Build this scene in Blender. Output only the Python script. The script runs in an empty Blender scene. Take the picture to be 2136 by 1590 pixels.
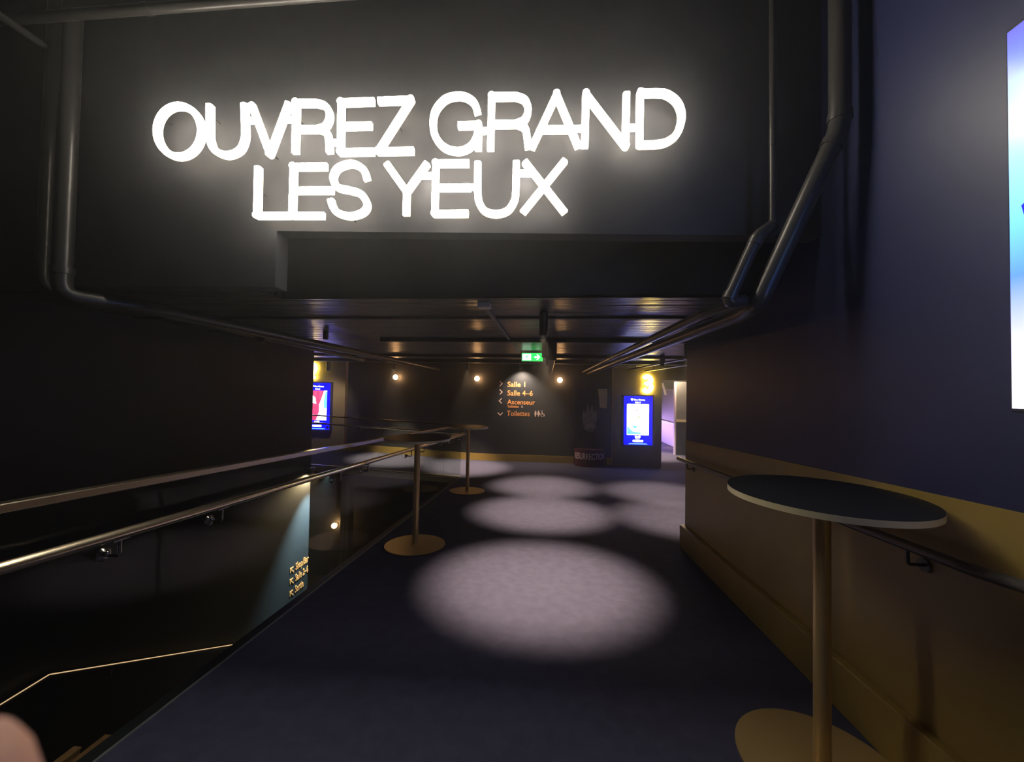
import bpy, bmesh, math, random
from math import sin, cos, tan, pi, radians, atan, sqrt
from mathutils import Vector, Matrix
random.seed(7)
SC = bpy.context.scene
COL = SC.collection

# ------------------------------------------------------------------ camera
FPX, W, H = 800.0, 2136, 1590
CAM = Vector((0, 0, 1.40))
yaw, pitch, roll = radians(5.3), atan(18.7/800), radians(1.0)
Fv = Vector((0, cos(pitch), sin(pitch))); Rv = Vector((1, 0, 0)); Uv = Rv.cross(Fv)
Rv, Uv = Rv*cos(roll)+Uv*sin(roll), Uv*cos(roll)-Rv*sin(roll)
Mz = Matrix.Rotation(yaw, 3, 'Z')
Rv, Uv, Fv = Mz@Rv, Mz@Uv, Mz@Fv
cd = bpy.data.cameras.new('camera'); cam = bpy.data.objects.new('camera', cd); COL.objects.link(cam)
cam.matrix_world = Matrix(((Rv.x, Uv.x, -Fv.x, CAM.x), (Rv.y, Uv.y, -Fv.y, CAM.y), (Rv.z, Uv.z, -Fv.z, CAM.z), (0, 0, 0, 1)))
cd.sensor_fit = 'HORIZONTAL'; cd.sensor_width = 36.0; cd.lens = 36.0*FPX/W
cd.clip_start = 0.01; cd.clip_end = 100
cd.dof.use_dof = True; cd.dof.focus_distance = 4.0; cd.dof.aperture_fstop = 13.0
SC.camera = cam

# ------------------------------------------------------------------ world, exposure
wd = bpy.data.worlds.new('world'); SC.world = wd; wd.use_nodes = True
wd.node_tree.nodes['Background'].inputs[0].default_value = (0.25, 0.3, 0.6, 1)
wd.node_tree.nodes['Background'].inputs[1].default_value = 0.010
vsc = wd.node_tree.nodes.new('ShaderNodeVolumeScatter')      # haze added to stand in for the lens glare around the sign
vsc.inputs['Density'].default_value = .011; vsc.inputs['Anisotropy'].default_value = .78
wd.node_tree.links.new(vsc.outputs[0], wd.node_tree.nodes['World Output'].inputs['Volume'])
vs = SC.view_settings; vs.view_transform = 'Standard'; vs.look = 'None'; vs.exposure = 0.0; vs.gamma = 1.0
vs.use_curve_mapping = False

def lamp(name, kind, loc, energy, color, target=None, **kw):
    d = bpy.data.lights.new(name, kind); d.energy = energy; d.color = color
    for k, v in kw.items(): setattr(d, k, v)
    o = bpy.data.objects.new(name, d); COL.objects.link(o); o.location = loc
    if target is not None:
        o.rotation_euler = (Vector(target)-Vector(loc)).to_track_quat('-Z', 'Y').to_euler()
    return o

# ceiling spots over the floor: (x, y, power)
SPOTS = [(-.04, 3.20, 680), (-.05, 5.33, 680), (-.02, 7.1, 620), (1.86, 5.34, 460), (2.0, 6.95, 460),
         (-1.85, 8.72, 850), (-3.7, 8.95, 900), (2.95, 11.2, 800)]

# ------------------------------------------------------------------ pixel -> place helpers (2136x1590 frame of the photograph)
def ray(x, y): return Fv*FPX + Rv*(x-W/2) + Uv*(H/2-y)
def on(x, y, ax, v):
    d = ray(x, y); return CAM + d*((v-CAM[ax])/d[ax])
def floor_z(x, y):
    if y <= 7.67 and x > -1.75: return -.05*y
    if x > -1.74: return -.3835
    return -.3835 + .042*(-1.74-max(x, -7.5))

# ------------------------------------------------------------------ materials
def mat(name, col=(.5, .5, .5), rough=.5, metal=0, emit=None, es=0, bump=None, noise=None, spec=.5):
    m = bpy.data.materials.new(name); m.use_nodes = True
    nt = m.node_tree; b = nt.nodes['Principled BSDF']
    b.inputs['Base Color'].default_value = (*col, 1); b.inputs['Roughness'].default_value = rough
    b.inputs['Metallic'].default_value = metal; b.inputs['Specular IOR Level'].default_value = spec
    if emit: b.inputs['Emission Color'].default_value = (*emit, 1); b.inputs['Emission Strength'].default_value = es
    if bump or noise:
        tc = nt.nodes.new('ShaderNodeTexCoord'); mp = nt.nodes.new('ShaderNodeMapping'); nt.links.new(tc.outputs['Object'], mp.inputs[0])
    if noise:   # (scale, darker, lighter, detail)
        n = nt.nodes.new('ShaderNodeTexNoise'); n.inputs['Scale'].default_value = noise[0]; n.inputs['Detail'].default_value = noise[3]
        r = nt.nodes.new('ShaderNodeValToRGB')
        r.color_ramp.elements[0].position = .35; r.color_ramp.elements[1].position = .65
        r.color_ramp.elements[0].color = (*[c*noise[1] for c in col], 1); r.color_ramp.elements[1].color = (*[c*noise[2] for c in col], 1)
        nt.links.new(mp.outputs[0], n.inputs[0]); nt.links.new(n.outputs[0], r.inputs[0]); nt.links.new(r.outputs[0], b.inputs['Base Color'])
    if bump:    # (scale, strength, distance, (sx,sy,sz))
        mp2 = nt.nodes.new('ShaderNodeMapping'); nt.links.new(tc.outputs['Object'], mp2.inputs[0])
        mp2.inputs['Scale'].default_value = bump[3]
        n = nt.nodes.new('ShaderNodeTexNoise'); n.inputs['Scale'].default_value = bump[0]; n.inputs['Detail'].default_value = 5
        bp = nt.nodes.new('ShaderNodeBump'); bp.inputs['Strength'].default_value = bump[1]; bp.inputs['Distance'].default_value = bump[2]
        nt.links.new(mp2.outputs[0], n.inputs[0]); nt.links.new(n.outputs[0], bp.inputs['Height']); nt.links.new(bp.outputs[0], b.inputs['Normal'])
    return m
one = (1, 1, 1)
M = {}
M['carpet'] = mat('navy_grey_carpet', (.070, .071, .120), .95, noise=(13, .88, 1.08, 12), bump=(160, .5, .004, one), spec=.1)
M['black'] = mat('black_wall_paint', (.023, .025, .031), .55, bump=(40, .15, .002, one), noise=(1.3, .85, 1.15, 4))
M['neonwall'] = mat('charcoal_bulkhead_paint', (.050, .051, .062), .6, bump=(6, .25, .006, (1, 1, .3)), noise=(1.2, .85, 1.15, 4), spec=.35)
M['navy'] = mat('navy_wall_paint', (.022, .026, .082), .42, bump=(40, .12, .002, one), noise=(2, .93, 1.07, 4))
M['gold'] = mat('ochre_gold_paint', (.33, .23, .060), .40, bump=(60, .1, .001, one), noise=(2, .93, 1.07, 3))
M['olive'] = mat('taupe_gold_paint', (.23, .18, .10), .5, noise=(3, .93, 1.07, 3))
M['ceil'] = mat('glossy_black_planks', (.024, .024, .026), .33, bump=(2.2, 1.0, .06, (.5, 4.5, 1)), noise=(3, .8, 1.2, 4), spec=1.0)
M['beamface'] = mat('black_beam_paint', (.040, .040, .041), .6, noise=(2, .9, 1.1, 3))
M['pipe'] = mat('black_painted_pipe', (.075, .07, .066), .34, .35, bump=(25, .1, .002, one))
M['steel'] = mat('brushed_bronze_steel', (.95, .82, .60), .25, 1)
M['chrome'] = mat('polished_steel', (.42, .40, .38), .18, 1)
M['bronze'] = mat('brushed_bronze', (.62, .44, .19), .36, .45, bump=(200, .15, .001, one))
M['brass'] = mat('brass_edge', (.90, .78, .50), .35, .15)
M['top'] = mat('black_laminate', (.010, .011, .013), .5, bump=(80, .05, .001, one), spec=.25)
M['wood'] = mat('brown_wood', (.50, .27, .11), .5, noise=(14, .7, 1.2, 5))
M['plastic'] = mat('black_plastic', (.02, .02, .02), .4)
M['white'] = mat('white_powder_coat', (.55, .52, .48), .5)
M['channel'] = mat('grey_metal_strip', (.24, .25, .24), .5)
M['grey'] = mat('grey_painted_panel', (.16, .17, .19), .5)
M['greywall'] = mat('pale_grey_wall', (.33, .29, .33), .7, noise=(5, .93, 1.05, 3))
M['pinkwall'] = mat('pale_lilac_wall', (.62, .55, .66), .7)
M['copper'] = mat('copper_lettering', (.95, .42, .15), .45, .2)
M['arrow'] = mat('pale_pink_lettering', (.85, .62, .52), .5)
M['neon'] = mat('neon_tube', (1, 1, 1), .4, emit=(1, .91, .76), es=26)
M['neonside'] = mat('neon_side', (1, 1, 1), .4, emit=(1, .87, .62), es=3.2)
M['neonback'] = mat('sign_spacer', (.05, .05, .05), .4)
M['num'] = mat('yellow_neon', (1, .9, .3), .4, emit=(1, .74, .12), es=34)
M['globe'] = mat('globe_lamp', (1, .9, .7), .4, emit=(1, .52, .20), es=46)
M['lens'] = mat('spot_lens', (1, .9, .8), .4, emit=(1, .55, .25), es=1.6)
M['green'] = mat('exit_green', (.02, .6, .1), .4, emit=(.03, .85, .12), es=1.6)
M['greenwhite'] = mat('exit_white', (.9, 1, .9), .4, emit=(.75, 1, .78), es=2.6)
M['scrblue'] = mat('screen_blue', (0, 0, .3), .3, emit=(.0, .0, 1), es=6.0)
M['scrwhite'] = mat('screen_white', (1, 1, 1), .3, emit=(.95, .97, 1), es=4)
M['scrpink'] = mat('screen_pink', (.8, .1, .3), .3, emit=(.85, .06, .20), es=1.3)
M['scrdark'] = mat('screen_dark_pink', (.2, .03, .1), .3, emit=(.28, .01, .06), es=1)
M['scrcyan'] = mat('screen_cyan', (.2, .7, 1), .3, emit=(.10, .55, 1), es=1.6)
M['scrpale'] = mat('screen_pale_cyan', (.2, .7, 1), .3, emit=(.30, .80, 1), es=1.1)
M['scrred'] = mat('screen_coral', (.9, .3, .2), .3, emit=(.9, .25, .15), es=1.2)
M['scrgold'] = mat('screen_ochre', (.9, .8, .4), .3, emit=(.75, .65, .25), es=1.0)
M['poster'] = mat('dark_poster', (.022, .020, .022), .5)
M['pale'] = mat('pale_print', (.38, .35, .34), .6, noise=(6, .4, 1.2, 5))
M['redprint'] = mat('dark_red_print', (.07, .012, .02), .5)
M['textprint'] = mat('pink_grey_print', (.75, .55, .56), .6)
M['cornerglow'] = mat('painted_ochre_glow', (.70, .60, .36), .6)  # glow on the standee's top right corner, put into the colour
M['slabedge'] = mat('lit_ochre_slab_edge', (.52, .42, .24), .45)  # lighter copy of the gold, bounced light put into the colour
M['tealpanel'] = mat('dark_teal_panel', (.05, .07, .07), .5)
M['led'] = mat('led_strip', (1, .8, .6), .4, emit=(1, .62, .34), es=.95)
M['tread'] = mat('dark_stair', (.02, .02, .025), .8)

def glass_mat():
    m = bpy.data.materials.new('clear_glass'); m.use_nodes = True; nt = m.node_tree
    nt.nodes.clear(); o = nt.nodes.new('ShaderNodeOutputMaterial'); mx = nt.nodes.new('ShaderNodeMixShader')
    t = nt.nodes.new('ShaderNodeBsdfTransparent'); t.inputs[0].default_value = (.90, .93, .91, 1)
    g = nt.nodes.new('ShaderNodeBsdfGlossy'); g.inputs['Roughness'].default_value = .01
    lw = nt.nodes.new('ShaderNodeLayerWeight'); lw.inputs['Blend'].default_value = .5
    pw = nt.nodes.new('ShaderNodeMath'); pw.operation = 'POWER'; pw.inputs[1].default_value = 5
    ma = nt.nodes.new('ShaderNodeMath'); ma.operation = 'MULTIPLY_ADD'; ma.inputs[1].default_value = .6; ma.inputs[2].default_value = .017
    nt.links.new(lw.outputs['Facing'], pw.inputs[0]); nt.links.new(pw.outputs[0], ma.inputs[0]); nt.links.new(ma.outputs[0], mx.inputs[0])
    nt.links.new(t.outputs[0], mx.inputs[1]); nt.links.new(g.outputs[0], mx.inputs[2])
    nt.links.new(mx.outputs[0], o.inputs[0]); return m
M['glass'] = glass_mat()

def bigscreen_mat():
    m = bpy.data.materials.new('big_screen_picture'); m.use_nodes = True; nt = m.node_tree
    b = nt.nodes['Principled BSDF']; b.inputs['Base Color'].default_value = (.02, .02, .03, 1); b.inputs['Roughness'].default_value = .2
    tc = nt.nodes.new('ShaderNodeTexCoord'); sp = nt.nodes.new('ShaderNodeSeparateXYZ'); nt.links.new(tc.outputs['Object'], sp.inputs[0])
    mr = nt.nodes.new('ShaderNodeMapRange'); mr.inputs[1].default_value = 0; mr.inputs[2].default_value = 1.2; nt.links.new(sp.outputs[2], mr.inputs[0])
    r = nt.nodes.new('ShaderNodeValToRGB'); cr = r.color_ramp
    cr.elements[0].position = 0; cr.elements[0].color = (.85, .82, 1, 1)
    cr.elements[1].position = 1; cr.elements[1].color = (.12, .08, .85, 1)
    for p, c in ((.15, (.62, .60, 1)), (.33, (.10, .25, .95)), (.45, (.15, .50, 1)), (.7, (.35, .75, 1)), (.85, (.12, .2, .95))):
        e = cr.elements.new(p); e.color = (*c, 1)
    nt.links.new(mr.outputs[0], r.inputs[0]); nt.links.new(r.outputs[0], b.inputs['Emission Color']); b.inputs['Emission Strength'].default_value = 1.9
    return m
M['big'] = bigscreen_mat()

# ------------------------------------------------------------------ builders
def tag(o, label=None, cat=None, group=None, kind=None):
    if label: o['label'] = label
    if cat: o['category'] = cat
    if group: o['group'] = group
    if kind: o['kind'] = kind
    return o
ORG = {}
def thing(name, label, cat, loc=(0, 0, 0), group=None):
    o = bpy.data.objects.new(name, None); COL.objects.link(o); o.location = loc; o.empty_display_size = .1
    ORG[o.name] = Vector(loc); return tag(o, label, cat, group)

class MB:
    """collects shapes in world coordinates, then links them as ONE mesh object"""
    def __init__(s): s.v = []; s.f = []; s.sm = []
    def add(s, vs, fs, smooth=False):
        n = len(s.v); s.v += [Vector(v) for v in vs]; s.f += [tuple(i+n for i in f) for f in fs]; s.sm += [smooth]*len(fs); return s
    def box(s, x0, x1, y0, y1, z0, z1):
        vs = [(x, y, z) for z in (z0, z1) for y in (y0, y1) for x in (x0, x1)]
        return s.add(vs, [(0, 2, 3, 1), (4, 5, 7, 6), (0, 1, 5, 4), (2, 6, 7, 3), (0, 4, 6, 2), (1, 3, 7, 5)])
    def hexa(s, p):   # 8 corners, bottom 4 then top 4, each counter-clockwise from above
        return s.add(p, [(3, 2, 1, 0), (4, 5, 6, 7), (0, 1, 5, 4), (1, 2, 6, 5), (2, 3, 7, 6), (3, 0, 4, 7)])
    def tube(s, path, r, n=16, caps=True, radii=None):
        P = [Vector(p) for p in path]; rings = []; up = None
        for i, p in enumerate(P):
            a = P[max(i-1, 0)]; b = P[min(i+1, len(P)-1)]; t = (b-a).normalized()
            if up is None: up = Vector((0, 0, 1)) if abs(t.z) < .9 else Vector((0, 1, 0))
            u = (up - t*up.dot(t)).normalized(); w = t.cross(u); up = u
            rr = radii[i] if radii else r
            rings.append([p + (u*cos(2*pi*k/n)+w*sin(2*pi*k/n))*rr for k in range(n)])
        vs = [v for rg in rings for v in rg]; fs = []
        for i in range(len(P)-1):
            for k in range(n): fs.append((i*n+k, i*n+(k+1) % n, (i+1)*n+(k+1) % n, (i+1)*n+k))
        s.add(vs, fs, True)
        if caps: s.add(rings[0], [tuple(range(n))[::-1]]); s.add(rings[-1], [tuple(range(n))])
        return s
    def cyl(s, a, b, r, n=32, r2=None): return s.tube([a, b], r, n, True, [r, r if r2 is None else r2])
    def ball(s, c, r, n=16, m=10):
        vs = [Vector(c)+Vector((0, 0, -r))]; fs = []
        for j in range(1, m):
            ph = -pi/2+pi*j/m
            for k in range(n): vs.append(Vector(c)+Vector((cos(ph)*cos(2*pi*k/n), cos(ph)*sin(2*pi*k/n), sin(ph)))*r)
        vs.append(Vector(c)+Vector((0, 0, r)))
        for k in range(n): fs.append((0, 1+(k+1) % n, 1+k)); fs.append((len(vs)-1, 1+(m-2)*n+k, 1+(m-2)*n+(k+1) % n))
        for j in range(m-2):
            for k in range(n): fs.append((1+j*n+k, 1+j*n+(k+1) % n, 1+(j+1)*n+(k+1) % n, 1+(j+1)*n+k))
        return s.add(vs, fs, True)
    def poly(s, pts, nrm, th):   # flat outline pts given depth th along nrm
        n = len(pts); nv = Vector(nrm)*th; a = [Vector(p) for p in pts]; b = [p+nv for p in a]
        return s.add(a+b, [tuple(range(n))[::-1], tuple(range(n, 2*n))] + [(i, (i+1) % n, n+(i+1) % n, n+i) for i in range(n)])
    def ribbon(s, pts, w, prof, nrm):   # stroke of width w on a wall; prof = [(side -1..1, height)] cross-section
        P = [Vector(p) for p in pts]; N = Vector(nrm).normalized(); n = len(P); rows = []
        for i, p in enumerate(P):
            d0 = (P[i]-P[i-1]).normalized() if i else (P[1]-P[0]).normalized()
            d1 = (P[i+1]-P[i]).normalized() if i < n-1 else d0
            closed = (P[0]-P[-1]).length < 1e-5
            if closed and i in (0, n-1): d0 = (P[-1]-P[-2]).normalized(); d1 = (P[1]-P[0]).normalized()
            t = (d0+d1).normalized(); sd = N.cross(t).normalized(); k = min(1/max(t.dot(d1), .35), 2.2)
            rows.append([p+sd*(a*w/2*k)+N*h for a, h in prof])
        m = len(prof); vs = [v for r_ in rows for v in r_]; fs = []
        for i in range(n-1):
            for k in range(m): fs.append((i*m+k, i*m+(k+1) % m, (i+1)*m+(k+1) % m, (i+1)*m+k))
        fs += [tuple(range(m))[::-1], tuple((n-1)*m+k for k in range(m))]
        return s.add(vs, fs)
    def build(s, name, m, parent=None, label=None, bevel=0):
        root = parent
        while root is not None and root.parent is not None: root = root.parent
        org = ORG.get(root.name, Vector((0, 0, 0))) if root is not None else Vector((0, 0, 0))
        me = bpy.data.meshes.new(name); me.from_pydata([tuple(v-org) for v in s.v], [], s.f); me.update()
        bm = bmesh.new(); bm.from_mesh(me); bmesh.ops.recalc_face_normals(bm, faces=bm.faces); bm.to_mesh(me); bm.free()
        for p, sm in zip(me.polygons, s.sm): p.use_smooth = sm
        me.materials.append(M[m]); o = bpy.data.objects.new(name, me); COL.objects.link(o)
        if parent is not None: o.parent = parent
        if label: o['label'] = label
        if bevel:
            md = o.modifiers.new('bevel', 'BEVEL'); md.width = bevel; md.segments = 2; md.limit_method = 'ANGLE'
        return o
def struct(name, mb, m, parent=None):
    o = mb.build(name, m, parent)
    if parent is None: o['kind'] = 'structure'
    return o
def copy_tree(o, loc=None, label=None, parent=None):
    c = o.copy(); COL.objects.link(c); c.parent = parent
    if parent is None and loc is not None: ORG[c.name] = Vector(loc); c.location = loc
    if label: c['label'] = label
    for ch in list(o.children): copy_tree(ch, parent=c)
    return c
def smooth(pts, n=6):
    P = [Vector(p) for p in pts]; out = []
    for i in range(len(P)-1):
        a = P[i-1] if i else P[0]*2-P[1]; b = P[i]; c = P[i+1]; d = P[i+2] if i+2 < len(P) else P[-1]*2-P[-2]
        for k in range(n):
            t = k/n; out.append(.5*((2*b)+(c-a)*t+(2*a-5*b+4*c-d)*t*t+(3*b-a-3*c+d)*t**3))
    out.append(P[-1]); return out
def bend(pts, r=.08, n=6):   # round the corners of a pipe path
    P = [Vector(p) for p in pts]; out = [P[0]]
    for i in range(1, len(P)-1):
        a = P[i]+(P[i-1]-P[i]).normalized()*r; b = P[i]+(P[i+1]-P[i]).normalized()*r
        for k in range(n+1):
            t = k/n; out.append(a*(1-t)**2+P[i]*2*t*(1-t)+b*t*t)
    out.append(P[-1]); return out
def text_mb(body, size, org, xd, yd, depth=.004, bold=0.0, align='LEFT', sx=1.0, mb=None):
    c = bpy.data.curves.new('lettering', 'FONT'); c.body = body; c.size = size; c.offset = bold*size; c.align_x = align
    c.resolution_u = 3
    o = bpy.data.objects.new('lettering_tmp', c); COL.objects.link(o)
    dg = bpy.context.evaluated_depsgraph_get(); dg.update(); me = bpy.data.meshes.new_from_object(o.evaluated_get(dg))
    xd = Vector(xd); yd = Vector(yd); nd = xd.cross(yd); org = Vector(org)
    mb = mb or MB()
    vs = [org+xd*(v.co.x*sx)+yd*v.co.y+nd*depth for v in me.vertices]
    n0 = len(vs); vs2 = [org+xd*(v.co.x*sx)+yd*v.co.y for v in me.vertices]
    fs = [tuple(p.vertices) for p in me.polygons]
    cnt = {}
    for f in fs:
        for i in range(len(f)):
            e = (f[i], f[(i+1) % len(f)]); cnt[e] = 1
    side = [(e[1], e[0], e[0]+n0, e[1]+n0) for e in cnt if (e[1], e[0]) not in cnt]
    mb.add(vs+vs2, fs+side)
    bpy.data.objects.remove(o); bpy.data.meshes.remove(me); bpy.data.curves.remove(c)
    return mb

# ================================================================== SETTING
XL, XR, XV = -4.15, 1.45, -1.72        # left wall, right wall, edge of the stairwell
ZC = 2.06                              # low ceiling
b = MB()
def slab(x0, x1, y0, y1, th=.14):
    z = [floor_z(x0+1e-4, y0+1e-4), floor_z(x1-1e-4, y0+1e-4), floor_z(x1-1e-4, y1-1e-4), floor_z(x0+1e-4, y1-1e-4)]
    b.hexa([(x0, y0, z[0]-th), (x1, y0, z[1]-th), (x1, y1, z[2]-th), (x0, y1, z[3]-th), (x0, y0, z[0]), (x1, y0, z[1]), (x1, y1, z[2]), (x0, y1, z[3])])
slab(XV, 1.6, -3, 4.17); slab(XV, 7, 4.17, 7.67); slab(-1.74, 7, 7.67, 17); slab(-7.5, -1.74, 7.70, 9.7)
struct('floor', b, 'carpet')
struct('floor_lower', MB().box(-8, -1.7, -3.2, 12, -3.3, -3.2), 'tread')
struct('wall_stairwell', MB().box(-1.90, -1.80, -3, 7.67, -3.2, -.55), 'black')
struct('wall_left', MB().box(XL-.12, XL, -3, 6.47, -3.2, 4.6), 'black')
struct('wall_rear', MB().box(XL, 1.6, -3.1, -3, -3.2, 4.6), 'black')
struct('ceiling_front', MB().box(XL, 1.6, -3.1, 2.3, 4.6, 4.7), 'black')
wr = struct('wall_right', MB().box(XR, XR+.15, -3, 4.17, -.3, 4.6), 'navy')
# gold dado follows the ramp
def rampbox(x0, x1, y0, y1, h0, h1):
    a, c = -.05*y0, -.05*y1
    return MB().hexa([(x0, y0, a+h0), (x1, y0, a+h0), (x1, y1, c+h0), (x0, y1, c+h0), (x0, y0, a+h1), (x1, y0, a+h1), (x1, y1, c+h1), (x0, y1, c+h1)])
dd = rampbox(XR-.004, XR+.154, -3, 4.174, .0, 1.118).build('painted_dado', 'gold', wr, 'ochre gold painted lower band')
o = rampbox(XR-.05, XR-.0045, -3, 4.20, .001, .232).build('baseboard_right', 'gold', bevel=.005); o['kind'] = 'structure'
# neon bulkhead: cut higher on the right of X=-1.56
def ny(x): return 2.115+.045*x
def npt(x, z): return (x, ny(x), z)
b = MB(); pts = [npt(XL, 1.965), npt(-1.56, 1.965), npt(-1.56, 2.288), npt(XR, 2.255), npt(XR, 4.6), npt(XL, 4.6)]
b.poly(pts, (0, 1, 0), .10); struct('wall_front', b, 'neonwall')
b = MB().box(-2.02, XR, 2.73, 2.85, ZC+.001, 2.75); struct('trim_beam', b, 'beamface')
# low plank ceiling
b = MB().box(XL, -2.02, 2.06, 2.85, ZC, ZC+.06).box(-2.02, XR, 2.85, 4.17, ZC, ZC+.06).box(XL, -2.02, 2.85, 4.17, ZC, ZC+.06)
b.box(XL, 7, 4.17, 6.47, ZC, ZC+.06).box(-8, 7, 6.47, 17, ZC, ZC+.06).box(-2.02, XR, 2.73, 2.85, ZC, ZC+.02)
struct('ceiling', b, 'ceil')
for i, (y, w, h, x0) in enumerate(((3.42, .05, .018, -4.1), (4.84, .07, .05, -2.2), (7.15, .09, .05, -6.0), (8.35, .12, .07, -7))):
    struct('trim_%d' % (i+1), MB().box(x0, XR if y < 4.17 else 6.9, y, y+w, ZC-h, ZC-.001), 'black')
# back walls
wb = struct('wall_back', MB().box(-5.2, 1.58, 9.6, 9.72, -.6, ZC), 'black')
b = MB()
def bb(x0, x1, y):
    n = 1 if x0 > -1.74 else 8
    for k in range(n):
        a = x0+(x1-x0)*k/n; c = x0+(x1-x0)*(k+1)/n; za = floor_z(a, 9); zc = floor_z(c, 9)
        b.hexa([(a, y-.02, za), (c, y-.02, zc), (c, y, zc), (a, y, za), (a, y-.02, za+.17), (c, y-.02, zc+.17), (c, y, zc+.17), (a, y, za+.17)])
bb(-5.2, -1.74, 9.6); bb(-1.74, 1.58, 9.6); struct('baseboard_back', b, 'gold')
struct('wall_back_left', MB().box(-8, -5.2, 9.47, 9.72, -.6, ZC), 'olive')
struct('wall_back_right', MB().box(1.58, 2.72, 9.45, 9.62, -.6, ZC).box(2.72, 6, 9.45, 9.62, 1.70, ZC).box(4.3, 6, 9.45, 9.62, -.6, 1.70), 'olive')
struct('wall_side_left', MB().box(-8.1, -8, 6.4, 9.7, -3.2, ZC), 'black')
struct('wall_side_right', MB().box(6.9, 7, 4.17, 17, -.5, ZC), 'black')
struct('wall_front_right', MB().box(1.6, 7, 4.07, 4.17, -.5, ZC), 'black')
struct('wall_lower_back', MB().box(-8, -1.7, 9.0, 9.1, -3.2, -.55), 'black')
# passage behind the doorway on the right
pw = struct('wall_passage', MB().box(4.16, 4.30, 9.62, 17, .42, 1.52).box(1.6, 4.16, 16.9, 17, -.4, ZC), 'greywall')
struct('wall_passage_low', MB().box(4.16, 4.30, 9.62, 17, -.38, .36), 'pinkwall')
struct('trim_ledge', MB().box(4.06, 4.30, 9.62, 17, .36, .42), 'white')
struct('wall_passage_top', MB().box(4.2, 4.3, 9.62, 17, 1.52, ZC), 'black')
# stairwell: landing and flight going down away from the viewer
b = MB().box(XL, -1.9, -3, 2.9, -2.06, -1.96)
for k in range(7): b.box(XL, -1.9, 2.9+.30*k, 3.2+.30*k, -3.2, -1.96-.165*(k+1))
struct('floor_stairs', b, 'tread')
# slab edge of the far side of the stairwell, gold paint lightened to stand for bounce from below
b = MB()
for k in range(6):
    a = -7.4+(5.66)*k/6; c = -7.4+5.66*(k+1)/6; za = floor_z(a, 8); zc = floor_z(c, 8)
    b.hexa([(a, 7.672, za-.13), (c, 7.672, zc-.13), (c, 7.70, zc-.13), (a, 7.70, za-.13), (a, 7.672, za-.012), (c, 7.672, zc-.012), (c, 7.70, zc-.012), (a, 7.70, za-.012)])
struct('trim_slab_edge', b, 'slabedge')
struct('trim_well_edge', rampbox(XV-.08, XV-.0015, -3, 7.67, -.14, -.003), 'black')

# ================================================================== NEON SIGN
sign = thing('neon_sign', 'large white neon sign reading OUVREZ GRAND LES YEUX on the dark bulkhead', 'sign', npt(-.8, 2.7))
OFF = .055
def spt(cx, cy, k):   # crop coordinates -> point on the sign plane
    px = (300 if k == 0 else 860)+cx/3.56; py = 160+cy/3.56
    d = ray(px, py); nrm = Vector((.045, -1, 0)); p0 = Vector(npt(0, 0))+Vector((0, -OFF, 0))
    return CAM+d*((p0-CAM).dot(nrm)/d.dot(nrm))
SN = Vector((.045, -1, 0)).normalized()
PROF = [(-1, .016), (-.86, .027), (-.55, .032), (.55, .032), (.86, .027), (1, .016)]
PROFB = [(-.97, 0), (-.97, .0165), (.97, .0165), (.97, 0)]
SW = .038
def ell(cx, cy, rx, ry, n=40): return [(cx+rx*sin(2*pi*i/n), cy-ry*cos(2*pi*i/n)) for i in range(n+1)]
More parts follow.
